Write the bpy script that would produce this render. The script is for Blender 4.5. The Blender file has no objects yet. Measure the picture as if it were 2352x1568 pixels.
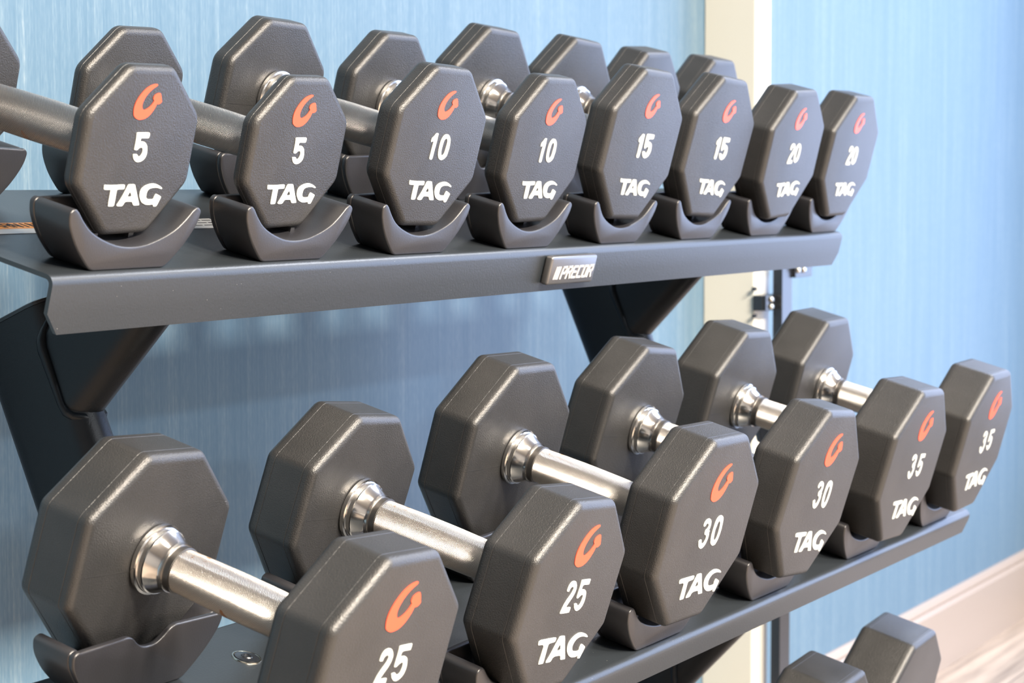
import bpy, bmesh, math, random
from mathutils import Vector, Matrix
SC = bpy.context.scene
COL = SC.collection

# ------------------------------------------------------------------ camera
F_PX, W_PX = 4836.18, 2352.0
YAW, PITCH, ROLL = 1.05429, -0.07244, -0.00264
cam_d = bpy.data.cameras.new('camera')
cam = bpy.data.objects.new('camera', cam_d); COL.objects.link(cam)
cam_d.sensor_fit = 'HORIZONTAL'; cam_d.sensor_width = 36.0
cam_d.lens = 36.0 * F_PX / W_PX
cam_d.clip_start = 0.05
fwd = Vector((math.sin(YAW)*math.cos(PITCH), math.cos(YAW)*math.cos(PITCH), math.sin(PITCH)))
rt = Vector((math.cos(YAW), -math.sin(YAW), 0)); up = rt.cross(fwd)
r2 = rt*math.cos(ROLL) + up*math.sin(ROLL); u2 = up*math.cos(ROLL) - rt*math.sin(ROLL)
cam.matrix_world = Matrix(((r2.x, u2.x, -fwd.x, 0.0), (r2.y, u2.y, -fwd.y, -0.91037), (r2.z, u2.z, -fwd.z, 0.00544), (0, 0, 0, 1)))
cam_d.dof.use_dof = True
cam_d.dof.focus_distance = 1.46
cam_d.dof.aperture_fstop = 16.0
SC.camera = cam

# ------------------------------------------------------------------ exposure, world, lights
vs = SC.view_settings
vs.view_transform = 'Standard'; vs.look = 'None'; vs.exposure = 0.0; vs.gamma = 1.0
vs.use_curve_mapping = False
world = bpy.data.worlds.new('world'); SC.world = world
world.use_nodes = True
bg = world.node_tree.nodes['Background']
bg.inputs[0].default_value = (0.75, 0.86, 1.0, 1); bg.inputs[1].default_value = 0.6

FLOOR, CEIL, WALL_Y = -0.878, 1.82, 0.30
XL, XR, YF = -2.6, 4.42, -7.0

def area(name, loc, target, sx, sy, power, col):
    l = bpy.data.lights.new(name, 'AREA'); l.shape = 'RECTANGLE'; l.size = sx; l.size_y = sy
    l.energy = power; l.color = col
    o = bpy.data.objects.new(name, l); COL.objects.link(o); o.location = loc
    d = Vector(target) - Vector(loc); o.rotation_euler = d.to_track_quat('-Z', 'Y').to_euler()
    return o
WARM, COOL, NEUT = (1.0, 0.86, 0.70), (0.50, 0.64, 1.0), (1.0, 0.90, 0.77)
# ceiling panels of the gym (pointing straight down) and daylight through the window of the right-hand wall
for px, py, pw, c_, sz in ((2.6, -2.45, 130, NEUT, .45), (1.3, -2.45, 225, NEUT, .45), (0.4, -2.45, 345, WARM, .45), (0.4, -6.0, 170, (0.9, 0.95, 1.0), .45), (2.4, -6.0, 170, (0.9, 0.95, 1.0), .45), (1.0, -1.0, 9, WARM, .4), (3.7, -0.75, 50, (0.85, 0.90, 1.0), .4)):
    area('ceiling_panel_light', (px, py, CEIL-0.03), (px, py, 0), sz, sz, pw, c_)
area('window_daylight', (XR-0.03, -1.65, 0.54), (0, -1.65, 0.54), 3.5, 2.28, 115, COOL)

# ------------------------------------------------------------------ materials
def mat(name, base=(0.5, 0.5, 0.5), rough=0.5, metal=0.0, spec=0.5):
    m = bpy.data.materials.new(name); m.use_nodes = True
    b = m.node_tree.nodes['Principled BSDF']
    b.inputs['Base Color'].default_value = (*base, 1); b.inputs['Roughness'].default_value = rough
    b.inputs['Metallic'].default_value = metal; b.inputs['Specular IOR Level'].default_value = spec
    return m, m.node_tree, b
def N(nt, t, **kw):
    n = nt.nodes.new(t)
    for k, v in kw.items():
        setattr(n, k, v)
    return n
def objco(nt, scale=(1, 1, 1)):
    tc = N(nt, 'ShaderNodeTexCoord'); mp = N(nt, 'ShaderNodeMapping')
    mp.inputs['Scale'].default_value = scale
    nt.links.new(tc.outputs['Object'], mp.inputs['Vector'])
    return mp.outputs['Vector']
def noise(nt, vec, scale, detail=2.0, rough=0.5):
    n = N(nt, 'ShaderNodeTexNoise'); n.inputs['Scale'].default_value = scale
    n.inputs['Detail'].default_value = detail; n.inputs['Roughness'].default_value = rough
    nt.links.new(vec, n.inputs['Vector']); return n.outputs['Fac']
def ramp(nt, fac, stops):
    r = N(nt, 'ShaderNodeValToRGB'); e = r.color_ramp.elements
    while len(e) < len(stops): e.new(0.5)
    for i, (p, c) in enumerate(stops):
        e[i].position = p; e[i].color = (*c, 1)
    nt.links.new(fac, r.inputs['Fac']); return r.outputs['Color']
def mathn(nt, op, a, b=None):
    n = N(nt, 'ShaderNodeMath', operation=op)
    for i, v in enumerate((a, b)):
        if v is None: continue
        if isinstance(v, (int, float)): n.inputs[i].default_value = v
        else: nt.links.new(v, n.inputs[i])
    return n.outputs[0]
def bump(nt, b, h, strength, dist):
    n = N(nt, 'ShaderNodeBump'); n.inputs['Strength'].default_value = strength; n.inputs['Distance'].default_value = dist
    nt.links.new(h, n.inputs['Height']); nt.links.new(n.outputs['Normal'], b.inputs['Normal'])

# black grained urethane of the dumbbell heads
M_RUB, nt, b = mat('black_urethane', (0.05, 0.047, 0.046), 0.40, 0, 0.6)
v = objco(nt)
n1 = noise(nt, v, 1050, 2.0, 0.55); n2 = noise(nt, v, 22, 3.0, 0.6)
nt.links.new(ramp(nt, n2, [(0.3, (0.018, 0.0185, 0.019)), (0.72, (0.028, 0.028, 0.029))]), b.inputs['Base Color'])
bump(nt, b, n1, 0.6, 0.0005)
# cradle plastic
M_PLA, nt, b = mat('black_plastic', (0.016, 0.016, 0.019), 0.36, 0, 0.8)
v = objco(nt); n1 = noise(nt, v, 900, 1.0); n2 = noise(nt, v, 30, 3.0)
r_ = N(nt, 'ShaderNodeMapRange'); r_.inputs[3].default_value = 0.32; r_.inputs[4].default_value = 0.45
nt.links.new(n2, r_.inputs[0]); nt.links.new(r_.outputs[0], b.inputs['Roughness'])
bump(nt, b, n1, 0.2, 0.0003)
# powder-coated steel with specks of dust
M_STL, nt, b = mat('black_powder_coat', (0.035, 0.042, 0.046), 0.38, 0, 0.75)
v = objco(nt); n1 = noise(nt, v, 700, 2.0)
vo = N(nt, 'ShaderNodeTexVoronoi'); vo.inputs['Scale'].default_value = 260; nt.links.new(v, vo.inputs['Vector'])
d1 = mathn(nt, 'LESS_THAN', vo.outputs['Distance'], 0.055)
nn = noise(nt, v, 90, 2.0); d2 = mathn(nt, 'MULTIPLY', d1, mathn(nt, 'GREATER_THAN', nn, 0.60))
mx = N(nt, 'ShaderNodeMix', data_type='RGBA'); mx.inputs[6].default_value = (0.016, 0.020, 0.024, 1); mx.inputs[7].default_value = (0.30, 0.30, 0.28, 1)
nt.links.new(d2, mx.inputs[0]); nt.links.new(mx.outputs[2], b.inputs['Base Color'])
bump(nt, b, n1, 0.25, 0.0004)
M_FRM, nt, b = mat('black_frame_paint', (0.006, 0.009, 0.013), 0.38, 0, 0.35)
v = objco(nt); bump(nt, b, noise(nt, v, 900, 1.0), 0.25, 0.0003)
M_PAI, nt, b = mat('white_paint', (0.52, 0.55, 0.52), 0.5)
M_RED, nt, b = mat('orange_paint', (0.80, 0.080, 0.030), 0.4)
M_CHR, nt, b = mat('polished_steel', (0.80, 0.79, 0.77), 0.16, 1.0)
v = objco(nt, (1, 1, 1)); n1 = noise(nt, v, 60, 3.0, 0.7)
r_ = N(nt, 'ShaderNodeMapRange'); r_.inputs[3].default_value = 0.10; r_.inputs[4].default_value = 0.24
nt.links.new(n1, r_.inputs[0]); nt.links.new(r_.outputs[0], b.inputs['Roughness'])
M_BRZ, nt, b = mat('dull_steel_ring', (0.22, 0.21, 0.20), 0.35, 1.0)

def knurl(name, base, rust, pitch=0.00125):
    m, nt, b = mat(name, base, 0.30, 1.0)
    tc = N(nt, 'ShaderNodeTexCoord'); sp = N(nt, 'ShaderNodeSeparateXYZ'); nt.links.new(tc.outputs['Object'], sp.inputs[0])
    ang = mathn(nt, 'ARCTAN2', sp.outputs['X'], sp.outputs['Z'])
    cnt = round(2*math.pi*0.0138/pitch)
    k = 2*math.pi/pitch
    u = mathn(nt, 'MULTIPLY', ang, float(cnt)); w = mathn(nt, 'MULTIPLY', sp.outputs['Y'], k)
    s1 = mathn(nt, 'SINE', mathn(nt, 'ADD', u, w)); s2 = mathn(nt, 'SINE', mathn(nt, 'SUBTRACT', u, w))
    h = mathn(nt, 'MINIMUM', s1, s2)
    bump(nt, b, h, 0.9, 0.00022)
    v = objco(nt); n2 = noise(nt, v, 26, 3.0, 0.65); n3 = noise(nt, v, 75, 3.0, 0.7)
    mx = N(nt, 'ShaderNodeMix', data_type='RGBA'); mx.inputs[6].default_value = (*base, 1); mx.inputs[7].default_value = (0.42, 0.20, 0.08, 1)
    q = mathn(nt, 'MULTIPLY', mathn(nt, 'GREATER_THAN', n2, 0.62), mathn(nt, 'MULTIPLY', mathn(nt, 'GREATER_THAN', n3, 0.55), rust))
    nt.links.new(q, mx.inputs[0]); nt.links.new(mx.outputs[2], b.inputs['Base Color'])
    return m
M_KNB = knurl('knurled_steel', (0.56, 0.54, 0.51), 0.9)
M_KND = knurl('knurled_dark_steel', (0.36, 0.36, 0.36), 0.5)

# woven blue wall covering with fine vertical threads
M_WAL, nt, b = mat('blue_woven_wallcovering', (0.1, 0.3, 0.5), 0.5, 0.0, 0.38)
b.inputs['IOR'].default_value = 1.5
v1 = objco(nt, (420, 1, 6)); v2 = objco(nt, (70, 1, 1.2)); v3 = objco(nt, (600, 1, 110))
a1 = noise(nt, v1, 1.0, 3.0, 0.6); a2 = noise(nt, v2, 1.0, 2.0, 0.5); a3 = noise(nt, v3, 1.0, 2.0, 0.5)
s_ = mathn(nt, 'ADD', mathn(nt, 'MULTIPLY', a1, 0.45), mathn(nt, 'ADD', mathn(nt, 'MULTIPLY', a2, 0.25), mathn(nt, 'MULTIPLY', a3, 0.30)))
nt.links.new(ramp(nt, s_, [(0.30, (0.072, 0.146, 0.222)), (0.50, (0.102, 0.178, 0.253)), (0.62, (0.140, 0.218, 0.285)), (0.74, (0.235, 0.30, 0.345))]), b.inputs['Base Color'])
bump(nt, b, s_, 0.22, 0.0008)
M_CRM, nt, b = mat('cream_lacquer', (0.60, 0.59, 0.52), 0.35)
M_WHT, nt, b = mat('white_plaster', (0.22, 0.215, 0.21), 0.6)
M_GRG, nt, b = mat('greige_baseboard', (0.34, 0.285, 0.25), 0.35)
M_MBL, nt, b = mat('black_satin_metal', (0.014, 0.016, 0.02), 0.22, 0, 0.6)
M_NIK, nt, b = mat('nickel', (0.6, 0.58, 0.5), 0.25, 1.0)
M_ORG, nt, b = mat('orange_sticker', (0.80, 0.30, 0.02), 0.4)
M_STK, nt, b = mat('silver_sticker', (0.62, 0.62, 0.60), 0.35)
M_INK, nt, b = mat('black_ink', (0.015, 0.013, 0.012), 0.5)
M_BDG, nt, b = mat('brushed_badge', (0.20, 0.20, 0.205), 0.35, 0.8)
M_SIL, nt, b = mat('bright_silver', (0.75, 0.75, 0.75), 0.3, 0.3)
M_FLR, nt, b = mat('grey_oak_planks', (0.4, 0.33, 0.27), 0.45)
vp = objco(nt, (1, 1, 1))
br = N(nt, 'ShaderNodeTexBrick'); br.inputs['Scale'].default_value = 1.0; br.offset = 0.37
br.inputs['Brick Width'].default_value = 1.2; br.inputs['Row Height'].default_value = 0.15; br.inputs['Mortar Size'].default_value = 0.0015
br.inputs['Color1'].default_value = (0.30, 0.25, 0.21, 1); br.inputs['Color2'].default_value = (0.52, 0.44, 0.37, 1); br.inputs['Mortar'].default_value = (0.10, 0.08, 0.07, 1)
nt.links.new(vp, br.inputs['Vector'])
g1 = noise(nt, objco(nt, (2.5, 38, 1)), 1.0, 4.0, 0.6)
mx = N(nt, 'ShaderNodeMix', data_type='RGBA', blend_type='MULTIPLY'); mx.inputs[0].default_value = 0.85
nt.links.new(br.outputs['Color'], mx.inputs[6]); nt.links.new(ramp(nt, g1, [(0.3, (0.45, 0.42, 0.40)), (0.7, (1.25, 1.2, 1.15))]), mx.inputs[7])
nt.links.new(mx.outputs[2], b.inputs['Base Color'])

# ------------------------------------------------------------------ helpers
def link(name, me, mats, parent=None, smooth=None):
    if isinstance(mats, (list, tuple)):
        for m in mats: me.materials.append(m)
    else: me.materials.append(mats)
    o = bpy.data.objects.new(name, me); COL.objects.link(o)
    if parent is not None: o.parent = parent
    if smooth is not None:
        for p in me.polygons: p.use_smooth = True
        me.set_sharp_from_angle(angle=math.radians(smooth))
    return o
def bm_mesh(bm, name):
    bmesh.ops.recalc_face_normals(bm, faces=bm.faces)
    me = bpy.data.meshes.new(name); bm.to_mesh(me); bm.free(); return me
def box(bm, x0, x1, y0, y1, z0, z1, bev=0.0, mi=0):
    vs_ = [bm.verts.new((x, y, z)) for x in (x0, x1) for y in (y0, y1) for z in (z0, z1)]
    fs = [(0, 1, 3, 2), (4, 6, 7, 5), (0, 4, 5, 1), (2, 3, 7, 6), (0, 2, 6, 4), (1, 5, 7, 3)]
    ff = [bm.faces.new([vs_[i] for i in f]) for f in fs]
    for f in ff: f.material_index = mi
    if bev > 0:
        es = list({e for f in ff for e in f.edges})
        r = bmesh.ops.bevel(bm, geom=es, offset=bev, segments=3, profile=0.5, affect='EDGES')
        for f in r['faces']: f.material_index = mi
    return vs_
def prism(bm, pts, y0, y1, bev=0.0, seg=2):
    """extrude a polygon given in (x, z) from y0 to y1; rim edges rounded"""
    a = [bm.verts.new((x, y0, z)) for x, z in pts]; c = [bm.verts.new((x, y1, z)) for x, z in pts]
    f1 = bm.faces.new(a); f2 = bm.faces.new(c[::-1]); n = len(pts)
    for i in range(n): bm.faces.new((a[i], c[i], c[(i+1) % n], a[(i+1) % n]))
    if bev > 0:
        bmesh.ops.recalc_face_normals(bm, faces=list({f1, f2} | {f for v_ in a for f in v_.link_faces}))
        es = list({e for f in (f1, f2) for e in f.edges})
        bmesh.ops.bevel(bm, geom=es, offset=bev, segments=seg, profile=0.5, affect='EDGES', clamp_overlap=True)
def loft(bm, rings, cap=True):
    prev = None; first = None
    for r in rings:
        vs_ = [bm.verts.new(p) for p in r]
        if prev:
            n = len(vs_)
            for i in range(n): bm.faces.new((prev[i], prev[(i+1) % n], vs_[(i+1) % n], vs_[i]))
        else: first = vs_
        prev = vs_
    if cap: bm.faces.new(first); bm.faces.new(prev[::-1])
def lathe_y(bm, prof, n=64, cap=True):
    loft(bm, [[(r*math.cos(2*math.pi*i/n), y, r*math.sin(2*math.pi*i/n)) for i in range(n)] for y, r in prof], cap)
def chaikin(p):
    o = []
    for i in range(len(p)):
        a, b_ = p[i], p[(i+1) % len(p)]
        o.append((a[0]*.8+b_[0]*.2, a[1]*.8+b_[1]*.2)); o.append((a[0]*.2+b_[0]*.8, a[1]*.2+b_[1]*.8))
    return o
def flat_mesh(name, polys, depth, smooth=True):
    """filled outlines (holes by even-odd) in the xz plane, facing -y, raised by depth"""
    cu = bpy.data.curves.new(name, 'CURVE'); cu.dimensions = '2D'; cu.fill_mode = 'BOTH'; cu.extrude = depth/2
    for p in polys:
        if smooth: p = chaikin(p)
        s = cu.splines.new('POLY'); s.points.add(len(p)-1)
        for i, (x, z) in enumerate(p): s.points[i].co = (x, z, 0, 1)
        s.use_cyclic_u = True
    o = bpy.data.objects.new(name, cu); COL.objects.link(o)
    dg = bpy.context.evaluated_depsgraph_get()
    me = bpy.data.meshes.new_from_object(o.evaluated_get(dg)); me.name = name
    me.transform(Matrix.Rotation(math.pi/2, 4, 'X'))
    bpy.data.objects.remove(o); bpy.data.curves.remove(cu)
    return me
def tag(o, label, cat, group=None, kind=None):
    if label: o['label'] = label
    if cat: o['category'] = cat
    if group: o['group'] = group
    if kind: o['kind'] = kind
    return o
def struct(name, me, m):
    o = link(name, me, m); o['kind'] = 'structure'; return o

# ------------------------------------------------------------------ the room
def slab(name, m, x0, x1, y0, y1, z0, z1):
    bm = bmesh.new(); box(bm, x0, x1, y0, y1, z0, z1); return struct(name, bm_mesh(bm, name), m)
slab('floor', M_FLR, XL-.1, XR+.1, YF-.1, WALL_Y+.1, FLOOR-.1, FLOOR)
slab('wall_back', M_WAL, XL-.1, XR+.1, WALL_Y, WALL_Y+.1, FLOOR, CEIL)
slab('wall_left', M_WHT, XL-.1, XL, YF, WALL_Y, FLOOR, CEIL)
slab('wall_front', M_WHT, XL-.1, XR+.1, YF-.1, YF, FLOOR, CEIL)
slab('ceiling', M_WHT, XL-.1, XR+.1, YF-.1, WALL_Y+.1, CEIL, CEIL+.1)
# right-hand wall with a window opening
WY0, WY1, WZ0, WZ1 = -3.4, 0.12, -0.60, 1.70
bm = bmesh.new()
box(bm, XR, XR+.1, YF, WY0, FLOOR, CEIL); box(bm, XR, XR+.1, WY1, WALL_Y, FLOOR, CEIL)
box(bm, XR, XR+.1, WY0, WY1, FLOOR, WZ0); box(bm, XR, XR+.1, WY0, WY1, WZ1, CEIL)
struct('wall_right', bm_mesh(bm, 'wall_right'), M_WHT)
bm = bmesh.new()
for y in (WY0, (WY0+WY1)/2-.02, WY1-.04): box(bm, XR+.02, XR+.08, y, y+.04, WZ0, WZ1)
for z in (WZ0, WZ1-.04): box(bm, XR+.02, XR+.08, WY0, WY1, z, z+.04)
struct('window_1', bm_mesh(bm, 'window_1'), M_WHT)
# baseboard: flat board with a rounded cap
bm = bmesh.new()
prof = [(0, 0), (-.014, 0), (-.014, .112), (-.010, .120), (-.012, .126), (-.009, .134), (-.004, .137), (0, .137)]
loft(bm, [[(x, WALL_Y+a, FLOOR+c) for a, c in prof] for x in (XL, XR)])
struct('baseboard_back', bm_mesh(bm, 'baseboard_back'), M_GRG)
# cream column against the wall
CX0, CX1, CY0 = 2.669, 2.724, 0.224
bm = bmesh.new(); box(bm, CX0, CX1, CY0, WALL_Y, FLOOR, CEIL, 0.002)
struct('trim_1', bm_mesh(bm, 'trim_1'), M_CRM)

# narrow black post in front of the column
post = bpy.data.objects.new('equipment_post', None); COL.objects.link(post); post.location = (2.717, 0.202, FLOOR)
tag(post, 'slim black metal post bolted to the cream column behind the rack', 'post')
def ppart(name, m, boxes, parent=post):
    bm = bmesh.new()
    for bx in boxes:
        box(bm, bx[0]-2.717, bx[1]-2.717, bx[2]-.202, bx[3]-.202, bx[4]-FLOOR, bx[5]-FLOOR, 0.0008)
    return link(name, bm_mesh(bm, name), m, parent)
ppart('upright', M_MBL, [(2.699, 2.735, .195, .209, FLOOR, -.098)])
pb = ppart('wall_bracket', M_MBL, [(2.664, 2.735, .209, .2238, -.162, -.141), (2.6655, 2.7, .205, .209, -.162, -.141)])
tp = ppart('top_plate', M_MBL, [(2.735, 2.797, .190, .196, -.119, -.098), (2.735, 2.797, .190, .209, -.101, -.098)])
def bolt(loc, r, parent, t=0.004, name='bolt'):
    bm = bmesh.new(); lathe_y(bm, [(0, r), (-t*.6, r), (-t, r*.6)], 20)
    o = link(name, bm_mesh(bm, name), M_NIK, parent, 40); o.location = loc; return o
for z in (-.1467, -.1565): bolt((2.6815-2.717, .205-.202, z-FLOOR), .0038, pb)
for x in (2.742, 2.762): bolt((x-2.717, .190-.202, -.108-FLOOR), .0048, tp)
ppart('cable_clip', M_MBL, [(2.659, 2.668, .219, .2235, -.1345, -.1295)])
ppart('cable_clip', M_MBL, [(2.659, 2.668, .219, .2235, -.1715, -.1665)])

# ------------------------------------------------------------------ the rack
THU, THL = 0.26014, 0.27101
def frame(o, th): return Matrix.Translation(Vector(o)) @ Matrix.Rotation(th, 4, 'X')
TIERS = [('top', frame((0.99175, 0, 0), THU), THU), ('middle', frame((0.9838, -0.15171, -0.29256), THL), THL), ('bottom', frame((0.9838, -0.258, -0.6185), THL), THL)]
rack = bpy.data.objects.new('dumbbell_rack', None); COL.objects.link(rack); rack.location = (1.55, 0.0, FLOOR)
tag(rack, 'black steel three-tier dumbbell rack with sloping shelves and plastic cradles against the blue wall', 'rack')
RI = Matrix.Translation(-Vector((1.55, 0.0, FLOOR)))
def rchild(o, M, parent=rack, PM=None):
    o.parent = parent
    o.matrix_local = RI @ M
TX0, TX1 = -0.074, 1.190
def tray_mesh(yf, yb, zt, drop):
    t = 0.0028; r = 0.006; bm = bmesh.new()
    def path(off):
        pts = [(yb, zt-.022-0), (yb, zt-r)] if False else []
        # back lip down, top, front bend, flange
        P = []
        P.append((yb-off, zt-.020))
        for i in range(5):
            a = math.pi/2*i/4; rr = max(r-off, .0005)
            P.append((yb-r+rr*math.cos(a), zt-r+rr*math.sin(a)))
        for i in range(7):
            a = math.pi/2+math.pi/2*i/6; rr = max(r-off, .0005)
            P.append((yf+r+rr*math.cos(a), zt-r+rr*math.sin(a)))
        P.append((yf+off, zt-drop+.013)); P.append((yf+off, zt-drop))
        return P
    o = path(0); inn = path(t)
    def ring(x0, x1, P):  # end positions per point (corner of the flange is cut)
        A = []; B = []
        for i, (y, z) in enumerate(P):
            cut = 0.011 if i == len(P)-1 else 0.0
            A.append((x0+cut, y, z)); B.append((x1-cut, y, z))
        return A, B
    oA, oB = ring(TX0, TX1, o); iA, iB = ring(TX0, TX1, inn)
    oa = [bm.verts.new(p) for p in oA]; ob = [bm.verts.new(p) for p in oB]
    ia = [bm.verts.new(p) for p in iA]; ib = [bm.verts.new(p) for p in iB]
    n = len(o)
    for i in range(n-1):
        bm.faces.new((oa[i], oa[i+1], ob[i+1], ob[i])); bm.faces.new((ia[i], ib[i], ib[i+1], ia[i+1]))
        bm.faces.new((oa[i], ia[i], ia[i+1], oa[i+1])); bm.faces.new((ob[i], ob[i+1], ib[i+1], ib[i]))
    bm.faces.new((oa[0], ob[0], ib[0], ia[0])); bm.faces.new((oa[-1], ia[-1], ib[-1], ob[-1]))
    return bm_mesh(bm, 'shelf_tray')
ZT = -0.0200
trays = []
for i, (nm, M, th) in enumerate(TIERS):
    me = tray_mesh(-.0965, .1015, ZT, .0355) if i == 0 else tray_mesh(-.0945, .1015, ZT-.001, .0225)
    o = link('shelf_tray', me, M_STL, None, 35); rchild(o, M); trays.append(o)
    o['label'] = nm + ' shelf tray'

# cradles
XS = [(0, -.0060), (.012, -.0050), (.023, -.0022), (.032, .0010), (.040, .0050), (.047, .0105), (.0525, .0160)]
TIPS = [(.0550, .0178), (.0575, .0180), (.0598, .0165), (.0605, .0140)]
OUT = [(.0590, .0080), (.0550, .0010), (.0495, -.0060), (.0435, -.0120), (.0380, -.0168), (.0345, -.0192), (.0310, -.0200)]
DIP = [(0, .0092), (.006, .0102), (.011, .0135), (.0150, .0172), (.0190, .0188), (.0250, .0188), (.050, .0180)]
def cradle_mesh(sx, zrest, inner=1, zb=0.0):
    """crescent from y=-0.0150 (outer) to +0.0150, taller wall with a dip on the +y side"""
    def dense(P, k=4):
        o = []
        for i in range(len(P)-1):
            p0 = P[i-1] if i else (-P[1][0], P[1][1]) if P[0][0] == 0 else P[0]
            p1, p2 = P[i], P[i+1]; p3 = P[i+2] if i+2 < len(P) else P[i+1]
            for j in range(k):
                t = j/k
                o.append(tuple(.5*((2*p1[c]) + (-p0[c]+p2[c])*t + (2*p0[c]-5*p1[c]+4*p2[c]-p3[c])*t*t + (-p0[c]+3*p1[c]-3*p2[c]+p3[c])*t**3) for c in (0, 1)))
        return o + [P[-1]]
    def sym(half): return [(-x*sx, z) for x, z in half[::-1]] + [(x*sx, z) for x, z in half[1:]]
    out = [(x, z+(zb if z < -.0199 else zb*max(0, -z)/.02)) for x, z in OUT]
    arc = sym(dense(XS)); rightside = [(x*sx, z) for x, z in dense(TIPS + out, 3)]; leftside = [(-x, z) for x, z in rightside[::-1]]
    bm = bmesh.new()
    prism(bm, arc + rightside + leftside, -.0150, .0135, 0.0013, 3)
    dip = sym(dense(DIP)); prism(bm, dip + rightside + leftside, .0130, .0175, 0.0013, 3)
    for s in (-1, 1):   # ribs the head rests on
        bm2 = 0; x = .0165*s
        box(bm, x-.0022, x+.0022, .001, .0135, -.010, zrest, 0.0)
    return bm_mesh(bm, 'cradle')
WT = {5: (.05194, .00689, -.0011), 10: (.05964, .01409, .00015), 15: (.06637, .02009, .00133), 20: (.06572, .02865, -.00004),
      25: (.06582, .0354, -.00371), 30: (.0730, .03366, .0018), 35: (.07283, .04079, .0020), 40: (.0780, .0540, .0005)}
cr_cache = {}
def cradles(tier, x, w):
    M = TIERS[tier][1]; up_ = tier == 0
    sx = 1.0 if up_ else 1.15
    key = (up_, w)
    if key not in cr_cache: cr_cache[key] = cradle_mesh(sx, WT[w][2]-.0004, zb=0.0 if up_ else -.001)
    for s, y in ((0, -.0755 if up_ else -.073), (1, .0745 if up_ else .0725)):
        me = cr_cache[key]
        if not me.materials: o = link('cradle', me, M_PLA, None, 40)
        else: o = bpy.data.objects.new('cradle', me); COL.objects.link(o)
        rchild(o, M @ Matrix.Translation((x, y, 0)) @ (Matrix.Rotation(math.pi, 4, 'Z') if s else Matrix()))

# uprights and arms: flat-oval tube swept along a path in the yz plane
def oval(hw, ht, n=8):
    p = []
    for i in range(n+1):
        a = -math.pi/2 + math.pi*i/n; p.append((hw-ht+ht*math.cos(a), ht*math.sin(a)))
    for i in range(n+1):
        a = math.pi/2 + math.pi*i/n; p.append((-(hw-ht)+ht*math.cos(a), ht*math.sin(a)))
    return p   # (along width n, along x)
def sweep(path, hw, ht, xc, endplane=None):
    """path: (y, z) points; mitred; returns mesh"""
    bm = bmesh.new(); prof = oval(hw, ht); rings = []
    P = [Vector((0, y, z)) for y, z in path]
    for i, p in enumerate(P):
        d0 = (P[i]-P[i-1]).normalized() if i else (P[1]-P[0]).normalized()
        d1 = (P[i+1]-P[i]).normalized() if i < len(P)-1 else d0
        t = (d0+d1).normalized(); nrm = Vector((0, -t.z, t.y)); k = 1/max(.3, t.dot(d0))
        rings.append([Vector((xc+b_, 0, 0)) + p + nrm*(a*k) for a, b_ in prof])
    if endplane:   # slide the last ring along the tube direction on to the plane z = m*y + c
        m_, c_ = endplane; d = (P[-1]-P[-2]).normalized()
        rings[-1] = [q + d*((m_*q.y+c_-q.z)/(d.z-m_*d.y)) for q in rings[-1]]
    loft(bm, rings)
    return bm_mesh(bm, 'tube')
BASE = Matrix()
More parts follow.
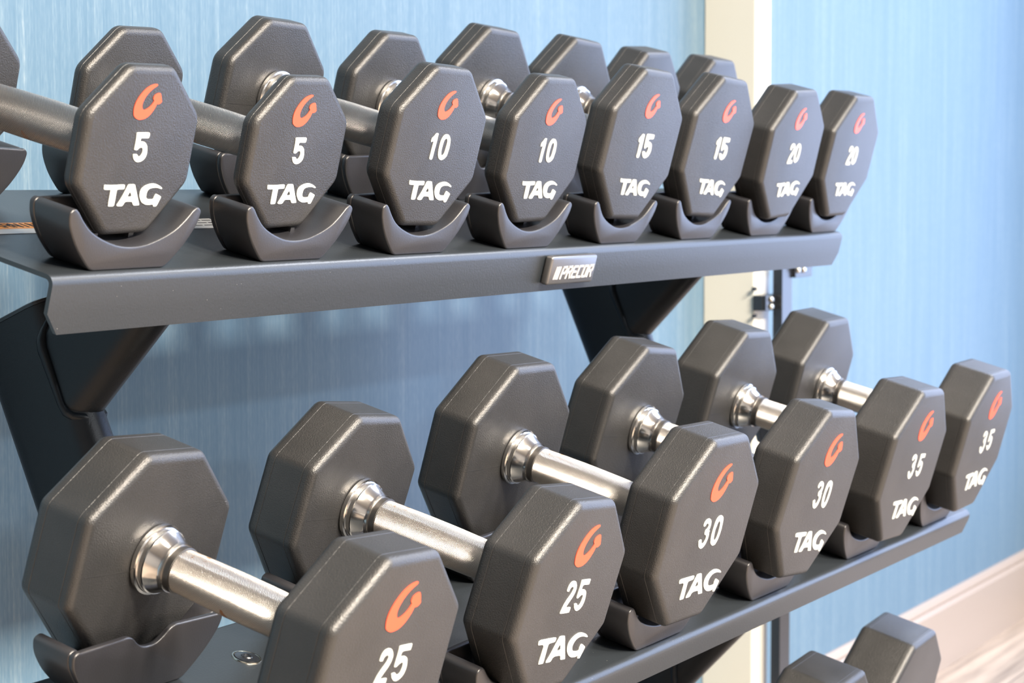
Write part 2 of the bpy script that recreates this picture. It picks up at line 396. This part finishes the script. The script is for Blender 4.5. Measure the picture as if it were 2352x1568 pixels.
for xs in (0.99175+.12, 0.99175+1.00):
    xc = xs+.0175
    o = link('upright', sweep([(.1700, .003+.0), (.1317, -.086), (.0522, -.271), (.0522, FLOOR+.05)][1:], .0385, .0175, xc), M_FRM, None, 50); rchild(o, BASE)
    cap = bmesh.new(); loft(cap, [[Vector((xc+b_, .1317-.0003+a*.92, -.0857-a*.395)) + Vector((0, .43*dz, dz)) for a, b_ in oval(.0385+g_, .0175+g_)] for dz, g_ in ((0, .0006), (.0022, .0006), (.003, -.001))])
    c_ = link('end_cap', bm_mesh(cap, 'end_cap'), M_MBL, None, 50); rchild(c_, BASE)
    mU, cU = math.tan(THU), -.0229/math.cos(THU)
    mL = math.tan(THL)
    for (y0, z0, s, pl) in ((.107, -.1435, .1646, (mU, cU)), (.052, -.511, .275, (mL, -.29256+.15171*mL-.0240/math.cos(THL))), (.052, -.74, 0, (mL, -.6225+.258*mL-.0240/math.cos(THL)))):
        o = link('support_arm', sweep([(y0, z0), (y0-.69*s, z0+.72*s) if s else (-.22, -.67)], .036, .0172, xc, pl), M_FRM, None, 50); rchild(o, BASE)
        if not s: continue
        # weld bead where the arm meets the upright
        bm = bmesh.new(); d = Vector((0, -.69, .72)); nn_ = Vector((0, .72, .69)); tilt = .43 if z0 > -.3 else 0.0
        ring = []
        random.seed(int(abs(z0)*1000))
        for a, b_ in oval(.0372, .0178, 10):
            q = Vector((xc+b_, y0, z0)) + nn_*a
            # distance along d to the front face line of the upright
            yf = lambda z: (.090+.43*(z+.183)-.036) if tilt else (.052-.034)
            t_ = 0.0
            for _ in range(12):
                e = (q+d*t_).y - yf((q+d*t_).z); t_ += e/(.69+.72*tilt)
            edge = 1-abs(b_)/.0178
            ring.append(q + d*(t_-.010*(1-min(1, edge*2.2))))
        m_ = len(ring)
        rr = []
        for i, p in enumerate(ring):
            rr.append((p, .0032+random.uniform(-.0006, .0008)))
        vsr = []
        for i in range(m_):
            p, r = rr[i]; tg = (rr[(i+1) % m_][0]-rr[i-1][0]).normalized(); a1_ = tg.cross(d).normalized(); a2_ = tg.cross(a1_)
            vsr.append([bm.verts.new(p + a1_*r*math.cos(k*math.pi/4) + a2_*r*math.sin(k*math.pi/4)) for k in range(8)])
        for i in range(m_):
            for k in range(8):
                bm.faces.new((vsr[i][k], vsr[i][(k+1) % 8], vsr[(i+1) % m_][(k+1) % 8], vsr[(i+1) % m_][k]))
        w_ = link('weld_bead', bm_mesh(bm, 'weld_bead'), M_FRM, None, 80)
        w_.parent = o; w_.matrix_local = Matrix()
    bm = bmesh.new(); box(bm, xs-.015, xs+.05, -.36, .22, FLOOR, FLOOR+.05, .004)
    o = link('foot', bm_mesh(bm, 'foot'), M_FRM); rchild(o, BASE)

# maker's badge on the top shelf front
bm = bmesh.new(); box(bm, .5140, .5940, -.1040, -.0966, -.0487, -.0245, .0022)
badge = link('maker_badge', bm_mesh(bm, 'maker_badge'), M_BDG, None, 40); rchild(badge, TIERS[0][1]); badge['label'] = 'grey metal badge with raised letters'
def stroke_poly(pts, w):
    """list of quads for a thick polyline"""
    qs = []
    for (x0, y0), (x1, y1) in zip(pts[:-1], pts[1:]):
        dx, dy = x1-x0, y1-y0; L = math.hypot(dx, dy); ux, uy = dx/L*w/2, dy/L*w/2
        qs.append([(x0-ux-uy, y0-uy+ux), (x0-ux+uy, y0-uy-ux), (x1+ux+uy, y1+uy-ux), (x1+ux-uy, y1+uy+ux)])
    return qs
FONT = {'P': [[(0, 0), (0, 1), (.9, 1), (1, .85), (1, .58), (.85, .45), (.1, .45)]], 'R': [[(0, 0), (0, 1), (.9, 1), (1, .85), (1, .6), (.85, .5), (.1, .5)], [(.6, .5), (1, 0)]],
        'E': [[(1, 1), (0, 1), (0, 0), (1, 0)], [(0, .52), (.85, .52)]], 'C': [[(1, 1), (0, 1), (0, 0), (1, 0)]], 'O': [[(0, 0), (0, 1), (1, 1), (1, 0), (0, 0)]],
        'W': [[(0, 1), (.25, 0), (.5, .8), (.75, 0), (1, 1)]], 'A': [[(0, 0), (.5, 1), (1, 0)], [(.22, .35), (.78, .35)]], 'N': [[(0, 0), (0, 1), (1, 0), (1, 1)]],
        'I': [[(.5, 0), (.5, 1)]], 'G': [[(1, .8), (.8, 1), (.15, 1), (0, .8), (0, .2), (.15, 0), (1, 0), (1, .5), (.6, .5)]]}
def word_mesh(name, txt, cw, ch, pitch, w, shear, depth):
    bm = bmesh.new()
    for i, c in enumerate(txt):
        for line in FONT[c]:
            for q in stroke_poly([(i*pitch+x*cw, y*ch) for x, y in line], w):
                prism(bm, [(x+shear*z, z) for x, z in q], -depth, 0)
    return bm_mesh(bm, name)
me = word_mesh('badge_lettering', 'PRECOR', .0062, .0092, .0094, .0016, .30, .0007)
bm = bmesh.new(); bm.from_mesh(me); bpy.data.meshes.remove(me)
for v_ in bm.verts: v_.co.x += .0118
for i, w in enumerate((.0010, .0013, .0016)):
    x0 = .0002+i*.0030
    prism(bm, [(x0-w/2, -.0008), (x0+w/2, -.0008), (x0+w/2+.30*.0100, .0100), (x0-w/2+.30*.0100, .0100)], -.0007, 0)
bl = link('badge_lettering', bm_mesh(bm, 'badge_lettering'), M_SIL); bl.parent = badge; bl.location = (.5215, -.1039, -.0428)

# warning sticker lying on the top tray
bm = bmesh.new(); zt = ZT+.0002
vv = [bm.verts.new(p) for p in ((-.050, -.0090, zt), (.208, -.0090, zt), (.208, .0145, zt), (-.050, .0145, zt))]; bm.faces.new(vv)
ex = bmesh.ops.extrude_face_region(bm, geom=list(bm.faces)); bmesh.ops.translate(bm, vec=(0, 0, .0002), verts=[g for g in ex['geom'] if isinstance(g, bmesh.types.BMVert)])
stk = link('warning_sticker', bm_mesh(bm, 'warning_sticker'), M_STK, None); rchild(stk, TIERS[0][1]); stk['label'] = 'silver and orange warning sticker'
def flat_on_tray(name, mesh, m, loc):
    mesh.transform(Matrix.Rotation(-math.pi/2, 4, 'X'))
    o = link(name, mesh, m, stk); o.location = loc; return o
bm = bmesh.new(); box(bm, -.049, .085, .0012, .0138, zt+.0002, zt+.0004)
ob = link('warning_band', bm_mesh(bm, 'warning_band'), M_ORG, stk)
me = word_mesh('warning_lettering', 'WARNING', .0058, .0072, .0080, .0013, 0.0, .0002)
flat_on_tray('warning_lettering', me, M_INK, (-.0235, .0042, zt+.0004))
bm = bmesh.new()
for j in range(3):
    for k in range(9): box(bm, .100+k*.0118, .1095+k*.0118, .0095-j*.006, .0107-j*.006, zt+.0002, zt+.00035)
link('fine_print', bm_mesh(bm, 'fine_print'), M_INK, stk)

# countersunk screw on the middle tray
bm = bmesh.new()
def lathe_z(bm, prof, n=40):
    loft(bm, [[(r*math.cos(2*math.pi*i/n), r*math.sin(2*math.pi*i/n), z) for i in range(n)] for z, r in prof])
lathe_z(bm, [(0.0, .0100), (.0006, .0098), (.0006, .0090), (-.0002, .0086)])
sc_ = link('screw_washer', bm_mesh(bm, 'screw_washer'), M_NIK, None, 30); rchild(sc_, TIERS[1][1] @ Matrix.Translation((.105, .0552, ZT-.001)))
bm = bmesh.new(); lathe_z(bm, [(.0, .0082), (.0008, .0080), (.0010, .0040), (.0016, .0034), (.0016, .0026), (.0008, .0022)])
s2_ = link('screw', bm_mesh(bm, 'screw'), M_MBL, None, 30); rchild(s2_, TIERS[1][1] @ Matrix.Translation((.105, .0552, ZT-.001)))

# ------------------------------------------------------------------ dumbbells
GL = {"logo":[[[4.4,11.0],[5.7,10.9],[6.1,10.2],[5.4,9.6],[3.1,8.5],[0.7,7.0],[-1.4,5.3],[-3.1,3.5],[-4.5,1.5],[-5.5,-1.2],[-5.4,-3.0],[-4.8,-4.1],[-3.7,-4.9],[-2.2,-4.9],[-0.2,-4.2],[1.8,-3.1],[3.4,-1.8],[5.3,0.7],[3.8,1.8],[4.0,2.9],[4.5,3.9],[6.1,4.9],[8.6,5.6],[10.0,5.4],[11.2,3.6],[12.3,1.0],[12.7,0.2],[11.4,-0.9],[10.1,-1.4],[8.2,-1.3],[7.3,-3.4],[5.8,-5.5],[3.9,-7.6],[1.5,-9.3],[-1.0,-10.4],[-3.7,-10.9],[-6.5,-11.0],[-9.2,-10.2],[-11.4,-8.9],[-12.2,-7.4],[-12.7,-5.0],[-12.5,-2.6],[-11.5,0.2],[-9.5,3.2],[-6.9,6.0],[-3.7,8.5],[-0.4,10.0],[2.2,10.7]]],"tagU":[[[-28.2,7.5],[-25.8,7.3],[-21.5,7.1],[-17.2,7.1],[-11.6,7.2],[-9.7,7.2],[-8.8,6.7],[-8.8,4.6],[-9.5,4.2],[-15.3,4.2],[-15.7,3.5],[-15.7,-5.2],[-16.5,-6.1],[-20.9,-6.1],[-21.6,-5.5],[-21.6,3.6],[-21.7,4.2],[-24.9,4.2],[-27.5,4.4],[-28.1,4.9]],[[-5.5,7.1],[-4.4,7.2],[-0.3,7.2],[0.8,6.7],[1.8,4.8],[6.1,-2.4],[8.0,-5.6],[7.8,-6.2],[3.0,-6.2],[2.0,-5.7],[0.6,-3.8],[-1.2,-3.7],[-4.4,-3.6],[-5.8,-3.7],[-6.6,-4.4],[-7.5,-5.8],[-8.8,-6.3],[-12.3,-6.2],[-13.5,-5.7],[-13.3,-5.2],[-10.4,-1.4],[-7.7,3.4],[-6.2,6.5]],[[-2.9,2.7],[-0.6,-0.5],[-4.9,-0.5]],[[16.1,7.2],[19.4,7.2],[22.6,6.4],[25.7,5.2],[27.6,4.2],[27.6,3.6],[26.4,3.5],[24.5,4.0],[22.3,4.4],[18.4,4.4],[15.5,3.9],[14.0,3.0],[13.3,1.4],[13.4,-1.2],[14.2,-2.0],[15.9,-2.6],[20.9,-2.7],[21.0,-1.3],[22.4,0.5],[23.0,0.6],[27.3,-0.9],[28.2,-1.5],[27.2,-3.7],[25.4,-7.0],[24.4,-7.5],[21.8,-7.4],[21.6,-6.3],[20.1,-6.1],[16.9,-6.3],[13.5,-5.9],[9.8,-4.4],[7.6,-2.0],[6.5,-0.0],[6.5,2.5],[7.7,4.5],[10.3,6.0],[13.3,6.8]]],"5U":[[[-6.4,9.0],[-5.4,9.2],[4.7,9.2],[5.7,8.9],[6.2,8.0],[6.0,6.1],[5.3,5.5],[2.5,5.5],[-1.2,5.6],[-1.7,5.0],[-1.7,3.6],[0.5,3.6],[2.4,3.3],[4.3,2.2],[5.5,0.7],[6.2,-1.3],[6.6,-4.0],[6.0,-6.1],[4.3,-7.8],[2.0,-8.9],[-0.7,-9.2],[-2.6,-8.9],[-4.5,-7.9],[-5.7,-6.6],[-6.5,-5.0],[-6.4,-4.2],[-5.8,-4.1],[-3.2,-4.1],[-2.5,-4.4],[-1.6,-5.3],[-0.6,-5.7],[0.6,-5.4],[1.6,-4.1],[2.0,-2.4],[1.5,-0.9],[0.9,-0.2],[-0.4,-0.2],[-1.5,-0.4],[-2.2,-0.9],[-3.0,-1.6],[-3.9,-1.8],[-5.8,-1.6],[-6.4,-1.2],[-6.2,1.9],[-6.2,5.3],[-6.6,8.3]]],"10":[[[-8.9,9.6],[-7.7,10.0],[-6.2,9.9],[-5.5,9.4],[-5.7,7.1],[-5.5,5.8],[-5.6,2.6],[-6.2,-3.2],[-6.3,-8.7],[-7.2,-10.0],[-9.7,-9.9],[-11.0,-9.3],[-10.7,-5.8],[-10.5,-0.6],[-10.3,3.8],[-13.2,2.9],[-13.7,3.3],[-13.2,6.1],[-11.1,7.3]],[[6.2,9.7],[8.5,9.4],[10.4,8.3],[12.4,6.3],[13.2,4.0],[13.7,-0.9],[13.1,-3.6],[12.6,-6.6],[10.0,-8.8],[6.6,-10.0],[4.0,-9.7],[1.5,-8.5],[-0.1,-6.4],[-0.8,-3.6],[-0.9,0.9],[-0.3,5.1],[1.7,8.0],[3.9,9.4]],[[6.6,6.4],[4.5,5.4],[3.8,2.9],[3.4,-1.0],[3.6,-3.9],[4.6,-5.9],[5.7,-6.4],[7.0,-6.0],[8.1,-4.5],[8.5,-1.3],[8.8,2.2],[8.5,4.6],[7.7,5.9]]],"15":[[[-10.1,10.8],[-8.7,11.3],[-6.8,11.0],[-5.6,10.3],[-5.4,6.3],[-5.4,1.9],[-5.7,-3.7],[-6.2,-10.0],[-7.2,-11.8],[-10.6,-11.8],[-12.6,-10.9],[-11.9,-6.8],[-12.3,0.0],[-12.1,3.2],[-14.8,3.1],[-15.7,3.9],[-15.5,6.3],[-12.7,8.6]],[[-0.7,11.3],[1.0,11.8],[13.7,11.7],[15.1,11.1],[15.1,7.5],[13.4,7.0],[5.8,6.9],[4.8,4.7],[8.2,4.5],[12.5,3.1],[14.6,1.2],[15.7,-2.4],[15.3,-6.2],[13.3,-9.0],[9.5,-11.2],[5.9,-11.8],[2.5,-11.2],[-0.3,-9.3],[-1.8,-7.1],[-1.6,-5.6],[0.5,-5.0],[3.1,-5.2],[5.4,-6.6],[7.3,-6.8],[8.7,-4.4],[8.7,-1.8],[7.5,-0.5],[6.0,-0.5],[3.6,-1.5],[2.1,-2.5],[0.0,-2.3],[-1.0,-1.0],[-1.4,4.5],[-1.5,9.2]]],"25":[[[-8.6,11.3],[-6.3,10.8],[-4.7,9.7],[-2.9,7.7],[-1.9,5.3],[-2.4,2.3],[-4.1,-0.6],[-7.1,-3.6],[-10.2,-7.1],[-3.2,-7.3],[-2.3,-8.0],[-2.7,-10.9],[-3.7,-11.3],[-16.5,-11.0],[-16.6,-10.2],[-14.4,-5.0],[-11.8,-1.6],[-7.8,2.3],[-6.7,5.2],[-7.5,6.8],[-8.7,7.2],[-10.7,6.8],[-11.9,5.6],[-12.0,4.2],[-12.9,4.1],[-15.3,4.4],[-16.0,5.1],[-15.1,8.4],[-13.1,10.6],[-10.6,11.3]],[[2.5,10.9],[4.4,11.1],[15.6,10.9],[16.3,10.2],[16.1,7.0],[15.2,6.8],[6.9,7.2],[6.5,4.0],[11.0,3.9],[13.8,2.7],[15.3,1.1],[16.5,-2.3],[16.6,-5.6],[15.1,-8.7],[12.2,-10.6],[8.7,-11.3],[5.7,-10.5],[2.9,-8.4],[1.7,-6.4],[1.5,-5.5],[4.9,-5.3],[6.7,-6.6],[8.7,-7.4],[10.8,-6.7],[11.7,-3.5],[11.4,-0.7],[10.5,-0.0],[8.5,-0.1],[6.2,-1.2],[4.8,-2.1],[2.7,-1.8],[2.1,-1.3],[2.3,1.9],[2.6,6.1]]],"30":[[[-10.9,12.9],[-7.3,11.6],[-5.1,9.9],[-4.0,7.3],[-4.1,3.9],[-5.2,2.1],[-2.6,1.5],[-3.9,0.5],[-2.6,-2.1],[-2.8,-5.2],[-4.3,-9.2],[-7.6,-11.9],[-11.5,-12.6],[-15.9,-10.9],[-18.2,-8.7],[-19.6,-4.9],[-15.1,-3.8],[-13.4,-6.9],[-11.2,-8.2],[-8.6,-7.6],[-7.2,-5.4],[-7.5,-2.7],[-9.2,-1.2],[-12.1,-0.6],[-12.4,1.2],[-11.7,3.2],[-8.8,4.3],[-8.3,6.7],[-10.2,8.4],[-11.6,8.7],[-13.4,8.1],[-14.4,6.6],[-16.9,6.6],[-18.5,7.5],[-17.5,10.3],[-14.9,12.4]],[[12.0,12.7],[15.3,11.5],[17.6,9.6],[18.6,6.3],[19.6,0.3],[19.1,-4.3],[17.7,-9.3],[14.7,-12.6],[10.1,-12.9],[5.7,-10.8],[3.9,-8.9],[2.4,-3.8],[2.5,1.3],[3.2,7.3],[5.0,10.8],[8.4,12.5]],[[11.0,8.0],[8.9,6.3],[8.1,3.3],[7.3,0.9],[8.0,-2.8],[9.0,-7.1],[10.7,-8.1],[13.0,-8.2],[14.2,-6.4],[14.7,-2.7],[14.6,0.9],[13.8,5.0],[12.2,7.4]]],"tagL":[[[-39.4,10.7],[-26.7,10.6],[-14.7,10.4],[-13.1,9.8],[-13.5,6.8],[-22.3,6.6],[-23.2,5.2],[-22.9,-0.6],[-22.6,-7.5],[-23.3,-8.0],[-29.9,-7.9],[-30.4,-7.0],[-30.2,-0.5],[-30.3,6.6],[-38.6,7.0],[-39.8,7.5]],[[-7.6,10.5],[-1.7,10.3],[0.1,9.9],[5.8,0.6],[11.5,-8.2],[11.0,-8.5],[4.2,-8.3],[3.2,-7.5],[1.8,-4.7],[-9.1,-4.5],[-11.4,-8.1],[-18.6,-8.0],[-19.2,-7.4],[-15.6,-2.9],[-11.9,4.1],[-8.9,9.0]],[[-3.8,4.4],[-0.8,-0.6],[-7.0,-0.2]],[[27.9,9.7],[34.6,8.1],[38.9,5.9],[39.3,5.2],[38.2,5.0],[31.5,6.4],[26.3,6.5],[21.7,5.6],[19.2,3.7],[17.7,1.2],[18.3,-1.3],[19.8,-2.9],[22.4,-3.8],[27.9,-4.3],[30.8,-4.0],[30.1,-2.1],[31.7,0.4],[33.0,0.7],[39.8,-2.1],[39.8,-3.4],[38.0,-7.2],[36.3,-10.4],[35.8,-10.7],[31.9,-10.3],[31.8,-9.4],[31.8,-8.2],[27.1,-8.9],[20.5,-8.3],[15.0,-6.0],[11.1,-2.9],[9.2,0.1],[9.3,3.2],[11.9,6.4],[16.5,8.8],[21.9,10.1]]]}
def gp(key, idx=None, dx=0.0, s=1.0):
    src = GL[key] if idx is None else [GL[key][i] for i in idx]
    return [[((x+dx)*.001*s, z*.001*s) for x, z in p] for p in src]
NUM = {5: gp('5U'), 10: gp('10'), 15: gp('15', s=.92), 20: gp('25', [0], 2.0, .92) + gp('10', [1, 2], 2.0), 25: gp('25'), 30: gp('30', s=.95), 35: gp('30', [0], 0, .95) + gp('25', [1], 3.5)}
G_HALF = 0.0695
def octagon(h, inset, rc, n=4):
    t, w, uu, ul = .397*h, 1.030*h, .435*h, .392*h
    C = [(-t, h), (t, h), (w, uu), (w, -ul), (t, -h), (-t, -h), (-w, -ul), (-w, uu)]
    m = len(C); out = []
    # corner centres: inset polygon by rc
    for i in range(m):
        p0, p1, p2 = C[i-1], C[i], C[(i+1) % m]
        d1 = Vector((p1[0]-p0[0], p1[1]-p0[1])).normalized(); d2 = Vector((p2[0]-p1[0], p2[1]-p1[1])).normalized()
        n1 = Vector((-d1.y, d1.x)); n2 = Vector((-d2.y, d2.x))     # outward for clockwise order
        bis = (n1+n2).normalized(); k = rc/bis.dot(n1)
        c = Vector(p1) - bis*k; a1 = math.atan2(n1.y, n1.x); a2 = math.atan2(n2.y, n2.x)
        while a2 > a1: a2 -= 2*math.pi
        while a2 < a1-math.pi: a2 += 2*math.pi
        r = max(rc-inset, .0003)
        for j in range(n+1):
            a = a1+(a2-a1)*j/n; out.append((c.x+r*math.cos(a), c.y+r*math.sin(a)))
    return out
def head_mesh(h, y0, y1, fr):
    """octagonal head between y0 and y1 with rounded rims, a moulding line on the rim and a seam on both faces"""
    bm = bmesh.new(); rc = .0115 if h < .0625 else .0085; prof = []
    for i in range(6):
        a = math.pi/2*i/5; prof.append((y0+fr*(1-math.sin(a)) if False else y0+fr*(1-math.cos(math.pi/2-a+0)) if False else y0+fr*(1-math.sin(a)), fr*(1-math.cos(a)) if False else fr*(1-math.cos(a))))
    # prof built from rim to face: reorder so it runs face -> rim
    prof = [(y0+fr*(1-math.cos(t_)), fr*(1-math.sin(t_))) for t_ in [math.pi/2*i/5 for i in range(6)]]
    T = y1-y0
    b0 = y0+min(.0085, T*.5-.0007)
    mid = [(b0, 0), (b0+.0002, .00028), (b0+.0004, .00028), (b0+.0006, 0)]
    if T > .026:
        b1 = y1-.0085; mid += [(b1-.0006, 0), (b1-.0004, .00028), (b1-.0002, .00028), (b1, 0)]
    back = [(y1-fr*(1-math.cos(t_)), fr*(1-math.sin(t_))) for t_ in [math.pi/2*i/5 for i in range(5, -1, -1)]]
    rings = [[(x, y, z) for x, z in octagon(h, d, rc)] for y, d in prof+mid+back]
    loft(bm, rings)
    return bm
def seam(bm, h, yface, s):
    for sg in (-1, 1):
        box(bm, sg*.0215 if sg > 0 else -h*.93, h*.93 if sg > 0 else -.0215, yface-.0002 if s < 0 else yface-.0003, yface+.0003 if s < 0 else yface+.0002, -.0012*1-.0052, -.0052-.0008)
CACHE = {}
def parts_for(w):
    if w in CACHE: return CACHE[w]
    h, T, z = WT[w]; T2 = T+.0065; y_in = G_HALF-.0030; y_out = G_HALF+T+.0030
    fr = .0056 if w > 10 else .0050
    f = head_mesh(h, -y_out, -y_in, fr); seam(f, h, -y_in, 1)
    r = head_mesh(h, y_in, y_out, fr); seam(r, h, y_in, -1)
    hm = bmesh.new(); hl = y_in+.001
    prof = [(-hl, .0125)] + [(-.046+.092*i/24, .0131+.0011*math.cos(math.pi*(-.046+.092*i/24)/.115)) for i in range(25)] + [(hl, .0125)]
    lathe_y(hm, prof, 72)
    cm = bmesh.new()
    cp = [(0, .0219), (.0006, .0222), (.0030, .0222), (.0034, .0208), (.0042, .0204), (.0070, .0204), (.0074, .0196), (.0080, .0192), (.0148, .0158), (.0160, .0155), (.0180, .0154), (.0180, .0132), (.0, .0132)]
    lathe_y(cm, cp[:-1], 72, True)
    rg = bmesh.new(); lathe_y(rg, [(.0178, .0147), (.0224, .0146), (.0228, .0138)], 72)
    U = w <= 20
    tagk = 'tagU' if U else 'tagL'
    ts = 1.0 if w == 5 else 1.06 if U else .95
    ls = {5: 1.0, 10: 1.0, 15: 1.0, 20: 1.0}.get(w, 1.30)
    d = dict(front=bm_mesh(f, 'head'), rear=bm_mesh(r, 'head'), handle=bm_mesh(hm, 'handle'), collar=bm_mesh(cm, 'collar'), ring=bm_mesh(rg, 'collar_ring'),
             logo=flat_mesh('logo_mark', gp('logo', s=ls), .0005), brand=flat_mesh('brand_lettering', gp(tagk, s=ts), .0005),
             num=flat_mesh('weight_number', NUM[w], .0005) if w in NUM else None, h=h, yo=y_out, yi=y_in)
    for k in ('front', 'rear'): d[k].materials.append(M_RUB)
    d['handle'].materials.append(M_KND if U else M_KNB); d['collar'].materials.append(M_CHR); d['ring'].materials.append(M_BRZ)
    d['logo'].materials.append(M_RED); d['brand'].materials.append(M_PAI)
    if d['num']: d['num'].materials.append(M_PAI)
    for k in ('front', 'rear', 'handle', 'collar', 'ring'):
        for p in d[k].polygons: p.use_smooth = True
        d[k].set_sharp_from_angle(angle=math.radians(24))
    CACHE[w] = d; return d
def child(name, me, parent, loc=(0, 0, 0), rz=0.0):
    o = bpy.data.objects.new(name, me); COL.objects.link(o); o.parent = parent; o.location = loc; o.rotation_euler = (0, 0, rz); return o
def dumbbell(tier, x, w, dx, dy, dr, dw, offs, label):
    nm, M, th = TIERS[tier]; d = parts_for(w); h = d['h']; z = WT[w][2]
    root = bpy.data.objects.new('dumbbell', None); COL.objects.link(root)
    R = Matrix.Rotation(dw, 4, 'Z') @ Matrix.Rotation(dr, 4, 'Y')
    root.matrix_world = M @ Matrix.Translation((x+dx, dy, z+h)) @ R @ Matrix.Translation((0, 0, -h))
    tag(root, label, 'dumbbell', 'dumbbells on the %s shelf' % nm)
    c = (0, 0, h)
    hf = child('head', d['front'], root, c); child('head', d['rear'], root, c)
    child('handle', d['handle'], root, c)
    for s in (-1, 1):
        k = child('collar', d['collar'], root, (0, s*(d['yi']-.0004), h), math.pi if s > 0 else 0.0)
        child('collar_ring', d['ring'], k)
    yf = -d['yo']-.00012
    (lx, lz), (nx, nz), (tx, tz) = offs; tsh = .0054 if w <= 20 else .0034
    lo = child('logo_mark', d['logo'], hf, (lx*.001-tsh, yf, lz*.001)); lo['label'] = 'orange curved arrow mark'
    if d['num']: child('weight_number', d['num'], hf, (nx*.001-tsh, yf, nz*.001))
    child('brand_lettering', d['brand'], hf, (tx*.001-tsh, yf, tz*.001))
    cradles(tier, x+dx, w)
    return root
DU, DL_ = .16367, .21815
U = [(5, -.00231, -.0022, -.01633, .0262, ((3.9, 30.5), (4.6, 2.7), (4.6, -27.2)), 'leftmost black dumbbell marked 5, on the top shelf beside the orange warning sticker'),
     (5, .00323, .00122, -.02956, .00344, ((3.3, 29.4), (4.7, 2.1), (4.6, -27.9)), 'black dumbbell reading 5 whose handle shows a small rust spot, left neighbour of a 10'),
     (10, -.00074, -.00174, .01635, -.00625, ((5.6, 32.1), (6.0, 1.2), (5.6, -32.5)), 'larger black dumbbell reading 10, right neighbour of the thin 5 heads'),
     (10, .00049, -.00112, -.0084, .01092, ((3.8, 32.0), (5.8, .7), (6.0, -32.3)), 'black 10 dumbbell on the top shelf, just left of the badge and a 15'),
     (15, -.00008, .0003, .02558, -.00237, ((5.5, 35.4), (7.5, .4), (7.3, -37.2)), 'black 15 dumbbell directly above the raised metal badge on the shelf edge'),
     (15, -.0004, .00083, .0385, -.00531, ((6.3, 35.9), (8.6, .7), (9.0, -37.3)), 'second of the two 15 dumbbells, right before the first 20'),
     (20, -.00045, .00081, -.05652, .00439, ((2.8, 37.4), (3.6, 2.3), (7.9, -35.1)), 'black 20 dumbbell whose head overlaps the white edge of the cream column'),
     (20, .00025, .00146, -.0178, .00749, ((3.9, 37.0), (4.1, 1.9), (7.1, -35.5)), 'black dumbbell marked 20 at the right end of the top shelf')]
for i, (w, dx, dy, dr, dw, of, lab) in enumerate(U): dumbbell(0, i*DU, w, dx, dy, dr, dw, of, lab)
L = [(25, -.00198, -.0008, .05725, -.00838, ((3.4, 35.7), (6.8, .1), (8.0, -36.5)), 'nearest black dumbbell marked 25, its front head cut off by the bottom of the picture'),
     (25, .00208, .00074, .09792, .00447, ((5.0, 35.7), (6.5, .7), (8.6, -36.8)), 'black dumbbell marked 25 with a rusty knurled handle, second on the middle shelf'),
     (30, .00042, .00117, .0165, -.01679, ((3.3, 38.6), (5.7, -.7), (9.6, -43.7)), 'large black 30 dumbbell in sharp focus, between a 25 and another 30'),
     (30, -.00109, -.00125, .09319, -.00729, ((4.8, 39.5), (8.4, .3), (11.0, -41.9)), 'black 30 dumbbell tilted clockwise, hiding part of the 35 beside it'),
     (35, .00249, .00059, .04609, .00115, ((5.3, 39.1), (8.7, -.1), (12.1, -42.4)), 'black 35 dumbbell second from the right end of the middle shelf'),
     (35, -.00193, -.00035, -.01145, .00939, ((6.8, 39.0), (9.8, .1), (9.1, -41.6)), 'black dumbbell marked 35 at the right end of the middle shelf')]
for i, (w, dx, dy, dr, dw, of, lab) in enumerate(L): dumbbell(1, i*DL_, w, dx, dy, dr, dw, of, lab)
dumbbell(2, .852, 40, 0, 0, -0.08, 0, ((5, 39), (0, 0), (9, -42)), 'black dumbbell on the bottom shelf, rear head barely rising below the black post')
dumbbell(2, 1.060, 40, 0, 0, -0.08, 0, ((5, 39), (0, 0), (9, -42)), 'right-end dumbbell of the bottom shelf, rear head in front of the baseboard')
